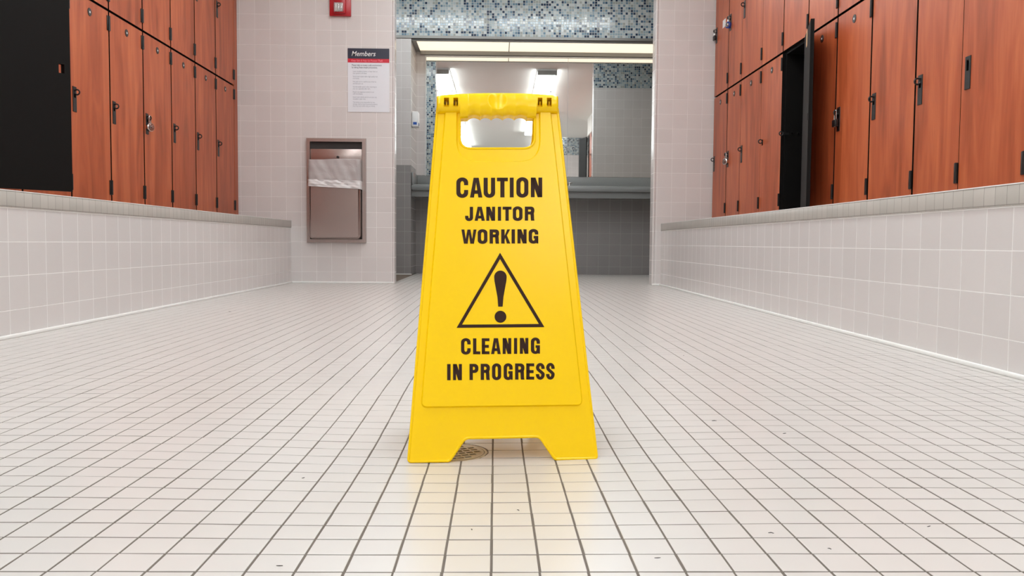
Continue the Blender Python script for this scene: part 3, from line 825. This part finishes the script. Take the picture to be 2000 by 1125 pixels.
def half(FR, name, mirror):
    b = MB(); NR = 30; rows = []
    for x in xs:
        yt, yb = ytop(x), ybot(x); ym = (yt + yb) / 2; hf = (yb - yt) / 2
        ts = [-math.cos(PI * k / NR) for k in range(NR + 1)]
        ys_ = [ym + hf * t_ for t_ in ts]
        for yv in YS:
            j = min(range(1, NR), key=lambda q: abs(ys_[q] - yv) + (9 if ys_[q] in YS else 0)); ys_[j] = yv
        ys_ = sorted(ys_)
        e_ = min(1, max(0, min(x - 852.8, 1089.8 - x) / 4.)); ek = .35 + .65 * math.sqrt(max(0, 1 - (1 - e_) ** 2))
        row = []
        for yv in ys_:
            s_ = max(-1, min(1, (yv - ym) / hf))
            w_ = .0125 * max(0, 1 - abs(s_) ** 2.2) ** (1 / 2.2) * ek
            if s_ > 0: w_ = max(w_, -.0)
            r_ = math.hypot(x - 971, yv - 200)
            if r_ < 18 and not mirror: w_ -= .0052 * (1 - (r_ / 18) ** 2)
            if 196.1 < yv < 213.1:
                for a, c in SLOT:
                    if a + .1 < x < c - .1: w_ = -.011 if not mirror else w_
            u, v = S(x, yv); row.append((u, v, w_))
        rows.append(row)
    A = [[b.bm.verts.new(FR(*q)) for q in r_] for r_ in rows]
    B = [[b.bm.verts.new(FR(q[0], q[1], -.0125 if not mirror else -.001)) for q in r_] for r_ in rows]
    nx, ny = len(rows), len(rows[0])
    for i in range(nx - 1):
        for j in range(ny - 1):
            b.face([A[i][j], A[i + 1][j], A[i + 1][j + 1], A[i][j + 1]]); b.face([B[i][j], B[i + 1][j], B[i + 1][j + 1], B[i][j + 1]])
        for j in (0, ny - 1): b.face([A[i][j], A[i + 1][j], B[i + 1][j], B[i][j]])
    for i in (0, nx - 1):
        for j in range(ny - 1): b.face([A[i][j], A[i][j + 1], B[i][j + 1], B[i][j]])
    # hinge tabs inside the pockets
    for a, c in SLOT:
        q0, q1 = S(a + 4.2, 197), S(a + 6.2, 213)
        b.box(q0[0], q1[0], q1[1], q0[1], -.0115, .001, FR)
    o = part(b, name, 'yellow', root)
    o.data.set_sharp_from_angle(angle=R(40))
    return o
half(SF, 'handle', False); half(SB, 'handle', True)

# lettering: bold condensed capitals drawn as outlines
def glyph(ch, x0, x1, y0, y1, s):
    """returns (outer, holes) polygons in pixel space of the photo, y down"""
    w = x1 - x0; h = y1 - y0; sh = s * .86; P = []
    X = lambda q: x0 + q; Y = lambda q: y0 + q
    def rect(a, b, c, d_): P.append(([(X(a), Y(b)), (X(c), Y(b)), (X(c), Y(d_)), (X(a), Y(d_))], []))
    def arcp(cx_, cy_, rx_, ry_, a0, a1, n_=10):
        return [(X(cx_ + rx_ * math.cos(R(a0 + (a1 - a0) * k / n_))), Y(cy_ + ry_ * math.sin(R(a0 + (a1 - a0) * k / n_)))) for k in range(n_ + 1)]
    ov = h * .018
    def rrect(l, t, r, b_, rx_, ry_):
        return arcp(r - rx_, t + ry_, rx_, ry_, -90, 0) + arcp(r - rx_, b_ - ry_, rx_, ry_, 0, 90) + arcp(l + rx_, b_ - ry_, rx_, ry_, 90, 180) + arcp(l + rx_, t + ry_, rx_, ry_, 180, 270)
    RXo, RYo = w * .5, h * .25; RXi, RYi = (w - 2 * s) * .5, h * .15
    if ch == 'I': rect(0, 0, w, h)
    elif ch == 'T': rect(0, 0, w, sh); rect(w / 2 - s / 2, 0, w / 2 + s / 2, h)
    elif ch == 'L': rect(0, 0, s, h); rect(0, h - sh, w, h)
    elif ch == 'E': rect(0, 0, s, h); rect(0, 0, w, sh); rect(0, h - sh, w, h); rect(0, h * .42, w * .92, h * .42 + sh)
    elif ch == 'N':
        rect(0, 0, s * .92, h); rect(w - s * .92, 0, w, h)
        P.append(([(X(0), Y(0)), (X(s * 1.12), Y(0)), (X(w), Y(h)), (X(w - s * 1.12), Y(h))], []))
    elif ch == 'A':
        t_ = s * .62
        P.append(([(X(w / 2 - t_), Y(0)), (X(w / 2 + t_), Y(0)), (X(w), Y(h)), (X(w - s * .98), Y(h)), (X(w / 2), Y(h * .24)), (X(s * .98), Y(h)), (X(0), Y(h))], []))
        rect(w * .24, h * .64, w * .76, h * .64 + sh * .95)
    elif ch == 'W':
        q = s * .86
        P.append(([(X(0), Y(0)), (X(q), Y(0)), (X(w * .285), Y(h * .66)), (X(w / 2 - q * .5), Y(0)), (X(w / 2 + q * .5), Y(0)), (X(w * .715), Y(h * .66)), (X(w - q), Y(0)), (X(w), Y(0)),
                   (X(w * .715 + q * .62), Y(h)), (X(w * .715 - q * .66), Y(h)), (X(w / 2), Y(h * .36)), (X(w * .285 + q * .66), Y(h)), (X(w * .285 - q * .62), Y(h))], []))
    elif ch == 'K':
        rect(0, 0, s, h)
        P.append(([(X(w * .70), Y(0)), (X(w * .98), Y(0)), (X(w * .98 - w * .04), Y(h * .02)), (X(w * .62), Y(h * .42)), (X(w), Y(h)), (X(w * .64), Y(h)), (X(s + w * .07), Y(h * .66)), (X(s - .1), Y(h * .74)), (X(s - .1), Y(h * .46))], []))
        P[-1] = ([(X(w * .66), Y(0)), (X(w * .98), Y(0)), (X(w * .62), Y(h * .42)), (X(w), Y(h)), (X(w * .63), Y(h)), (X(w * .44), Y(h * .60)), (X(s - .1), Y(h * .76)), (X(s - .1), Y(h * .46))], [])
    elif ch == 'O':
        P.append((rrect(0, -ov, w, h + ov, RXo, RYo), [rrect(s, sh - ov, w - s, h - sh + ov, RXi, RYi)]))
    elif ch == 'U':
        o_ = [(X(0), Y(0))] + [(X(0), Y(h - RYo))] + arcp(RXo, h + ov - RYo, RXo, RYo, 180, 0, 16) + [(X(w), Y(0)), (X(w - s), Y(0))] + arcp(w / 2, h + ov - sh - RYi, RXi, RYi, 0, 180, 14) + [(X(s), Y(0))]
        P.append((o_, []))
    elif ch == 'J':
        o_ = [(X(w - s), Y(0)), (X(w), Y(0))] + arcp(w / 2, h + ov - RYo, RXo, RYo, 0, 180, 16) + [(X(0), Y(h * .64)), (X(s * .92), Y(h * .64))] + arcp(w / 2, h + ov - sh - RYi, RXi, RYi, 180, 0, 14)
        P.append((o_, []))
    elif ch in 'CG':
        top_e = h * .37; bot_s = h * .62
        o_ = [(X(w), Y(top_e)), (X(w), Y(RYo - ov))] + arcp(RXo, RYo - ov, RXo, RYo, 0, -180, 16) + arcp(RXo, h + ov - RYo, RXo, RYo, 180, 0, 16)
        if ch == 'C':
            o_ += [(X(w), Y(bot_s)), (X(w - s), Y(bot_s))]
        else:
            o_ = o_[:-1] + [(X(w), Y(h + ov - RYo)), (X(w), Y(h * .47)), (X(w / 2 + s * .05), Y(h * .47)), (X(w / 2 + s * .05), Y(h * .47 + sh * .9)), (X(w - s), Y(h * .47 + sh * .9))]
        o_ += arcp(w / 2, h + ov - sh - RYi, RXi, RYi, 0, 180, 14) + arcp(w / 2, sh - ov + RYi, RXi, RYi, 180, 360, 14) + [(X(w - s), Y(top_e))]
        P.append((o_, []))
        if ch == 'G': rect(w - s * .5, h * .7, w, h)
    elif ch in 'PR':
        rect(0, 0, s, h); bh = h * .56; rr = bh * .42
        o_ = [(X(s - .1), Y(0)), (X(w - rr), Y(0))] + arcp(w - rr, rr, rr, rr, -90, 0, 8) + arcp(w - rr, bh - rr, rr, rr, 0, 90, 8) + [(X(s - .1), Y(bh))]
        ri = max(1, rr - s * .45)
        ho = [(X(s), Y(sh))] + arcp(w - s - ri * .6, sh + ri * .8, ri * .6, ri * .8, -90, 0, 6) + arcp(w - s - ri * .6, bh - sh - ri * .8, ri * .6, ri * .8, 0, 90, 6) + [(X(s), Y(bh - sh))]
        # bowl as an open band
        P.append((o_[:-1] + [(X(s - .1), Y(bh)), (X(s - .1), Y(bh - sh))] + ho[::-1][:-1][0:] + [(X(s - .1), Y(sh))], []))
        if ch == 'R':
            P.append(([(X(w - s * 1.35), Y(bh - sh * .9)), (X(w - s * .2), Y(bh - sh * .9)), (X(w - s * .12), Y(h * .66)), (X(w - s * .1), Y(h * .86)), (X(w), Y(h)), (X(w - s * 1.02), Y(h)), (X(w - s * 1.12), Y(h * .88)), (X(w - s * 1.15), Y(h * .66))], []))
    elif ch == 'S':
        cl = []
        rx_ = (w - s) / 2; ry1 = h * .235; ry2 = h * .245
        for k in range(15):
            a = R(10 - 180 * k / 14 - 0); cl.append((w / 2 + rx_ * math.cos(a), sh / 2 - ov + ry1 + ry1 * math.sin(a)))
        cl = [(w - s / 2, h * .33)] + cl
        cl += [(s / 2 + rx_ * .12, h * .36), (w * .42, h * .46), (w * .6, h * .54), (w - s / 2 - rx_ * .12, h * .63)]
        for k in range(15):
            a = R(-5 + 180 * k / 14); cl.append((w / 2 + rx_ * math.cos(a), h + ov - sh / 2 - ry2 + ry2 * math.sin(a)))
        cl += [(s / 2, h * .67)]
        L1, L2 = [], []
        for k, p in enumerate(cl):
            a = Vector(cl[max(0, k - 1)]); c = Vector(cl[min(len(cl) - 1, k + 1)]); tt = (c - a).normalized(); nn = Vector((-tt.y, tt.x))
            wd = s * .5 * (abs(nn.x) + .86 * abs(nn.y)) / math.hypot(nn.x, nn.y) if True else s / 2
            wd = s * .5 * math.sqrt(nn.x ** 2 + (.86 * nn.y) ** 2) if abs(nn.y) < .95 else sh / 2
            L1.append((X(p[0] + nn.x * wd), Y(p[1] + nn.y * wd))); L2.append((X(p[0] - nn.x * wd), Y(p[1] - nn.y * wd)))
        for k in range(len(cl) - 1): P.append(([L1[k], L1[k + 1], L2[k + 1], L2[k]], []))
    return P
def line(spec, y0, y1, s, slope, name, ox, oy, sc_):
    b = MB()
    for ch, a, c in spec:
        xa, xc = ox + a / sc_, ox + c / sc_; dy = slope * ((xa + xc) / 2 - 975)
        for o_, hs in glyph(ch, xa, xc, oy + y0 / sc_ + dy, oy + y1 / sc_ + dy, s if ch != 'I' else s):
            b.ext(SS(o_, .004), .0034, .0041, SF, holes=[SS(q, .004) for q in hs])
    o = part(b, name, 'ink', root)
    for p in o.data.polygons: p.use_smooth = False
    return o
LT = []
LT.append(line([('C', 207, 360), ('A', 383, 543), ('U', 560, 708), ('T', 732, 873), ('I', 898, 948), ('O', 983, 1138), ('N', 1170, 1317)], 113, 366, 8.0, -.004, 'lettering', 860, 330, 6.616))
LT.append(line([('J', 320, 423), ('A', 443, 575), ('N', 594, 708), ('I', 744, 785), ('T', 806, 920), ('O', 937, 1062), ('R', 1092, 1216)], 488, 668, 6.4, -.004, 'lettering', 860, 330, 6.616))
LT.append(line([('W', 273, 467), ('O', 483, 608), ('R', 637, 760), ('K', 787, 905), ('I', 921, 965), ('N', 997, 1115), ('G', 1142, 1266)], 781, 963, 6.6, -.004, 'lettering', 860, 330, 6.616))
LT.append(line([('C', 152, 222), ('L', 240, 293), ('E', 304, 360), ('A', 372, 443), ('N', 457, 520), ('I', 540, 563), ('N', 583, 645), ('G', 664, 730)], 677, 793, 6.4, -.009, 'lettering', 860, 480, 3.752))
LT.append(line([('I', 50, 75), ('N', 93, 158), ('P', 214, 279), ('R', 296, 363), ('O', 379, 446), ('G', 464, 530), ('R', 548, 616), ('E', 630, 688), ('S', 700, 765), ('S', 775, 838)], 864, 982, 6.5, -.009, 'lettering', 860, 480, 3.752))
for o, s_ in zip(LT, ('CAUTION', 'JANITOR', 'WORKING', 'CLEANING', 'IN PROGRESS')): o['label'] = 'printed word ' + s_ if ' ' not in s_ else 'printed words ' + s_
b = MB()
b.ext(SS([(976.7, 493.5), (1063.2, 638.7), (891.8, 640.2)], .004), .0034, .0041, SF, holes=[SS([(976.7, 506), (1052.6, 632.8), (902.4, 634)], .004)])
ep = []
for k in range(13):
    a = PI + PI * k / 12; ep.append((977.4 + 12.3 * math.cos(a), 541 + 12.6 * math.sin(a)))
ep += [(989, 549), (986.5, 562), (983.3, 580), (981.7, 598.8), (973.1, 598.8), (971.6, 580), (968.2, 562), (965.8, 549)]
b.ext(SS(ep, .004), .0034, .0041, SF)
b.ext(SS([(977.5 + 11.5 * math.cos(2 * PI * k / 28), 618.6 + 11.7 * math.sin(2 * PI * k / 28)) for k in range(28)], .004), .0034, .0041, SF)
o = part(b, 'warning_triangle', 'ink', root)
for p in o.data.polygons: p.use_smooth = False

# ------------------------------------------------------------------ specks on the floor
b = MB(); random.seed(3)
for px, py in ((449, 609), (921, 1030), (592, 925), (1012, 990), (1620, 1073), (1284, 1090), (546, 1105), (1506, 1042), (1814, 1029), (1532, 847), (1395, 822), (1335, 695)):
    q = hit(px, py, Vector((0, 0, 0)), Vector((0, 0, 1))); a = random.random() * PI; l = .0035 * (q.y ** .5)
    dx = Vector((math.cos(a), math.sin(a) * .5, 0)) * l; z_ = Vector((0, 0, floor_z(q.x, q.y) + .0006))
    b.tube([q + z_ - dx, q + z_ + Vector((dx.y * .3, -dx.x * .3, .0004)), q + z_ + dx], .0005 * q.y ** .5, False, 5)
o = b.build('floor_lint', 'hardware'); tag(o, 'scattered dark lint specks on the pale floor tiles', 'debris'); o['kind'] = 'stuff'

# ------------------------------------------------------------------ world
w = bpy.data.worlds.new('world'); sc.world = w; w.use_nodes = True
w.node_tree.nodes['Background'].inputs[0].default_value = (.02, .02, .02, 1)
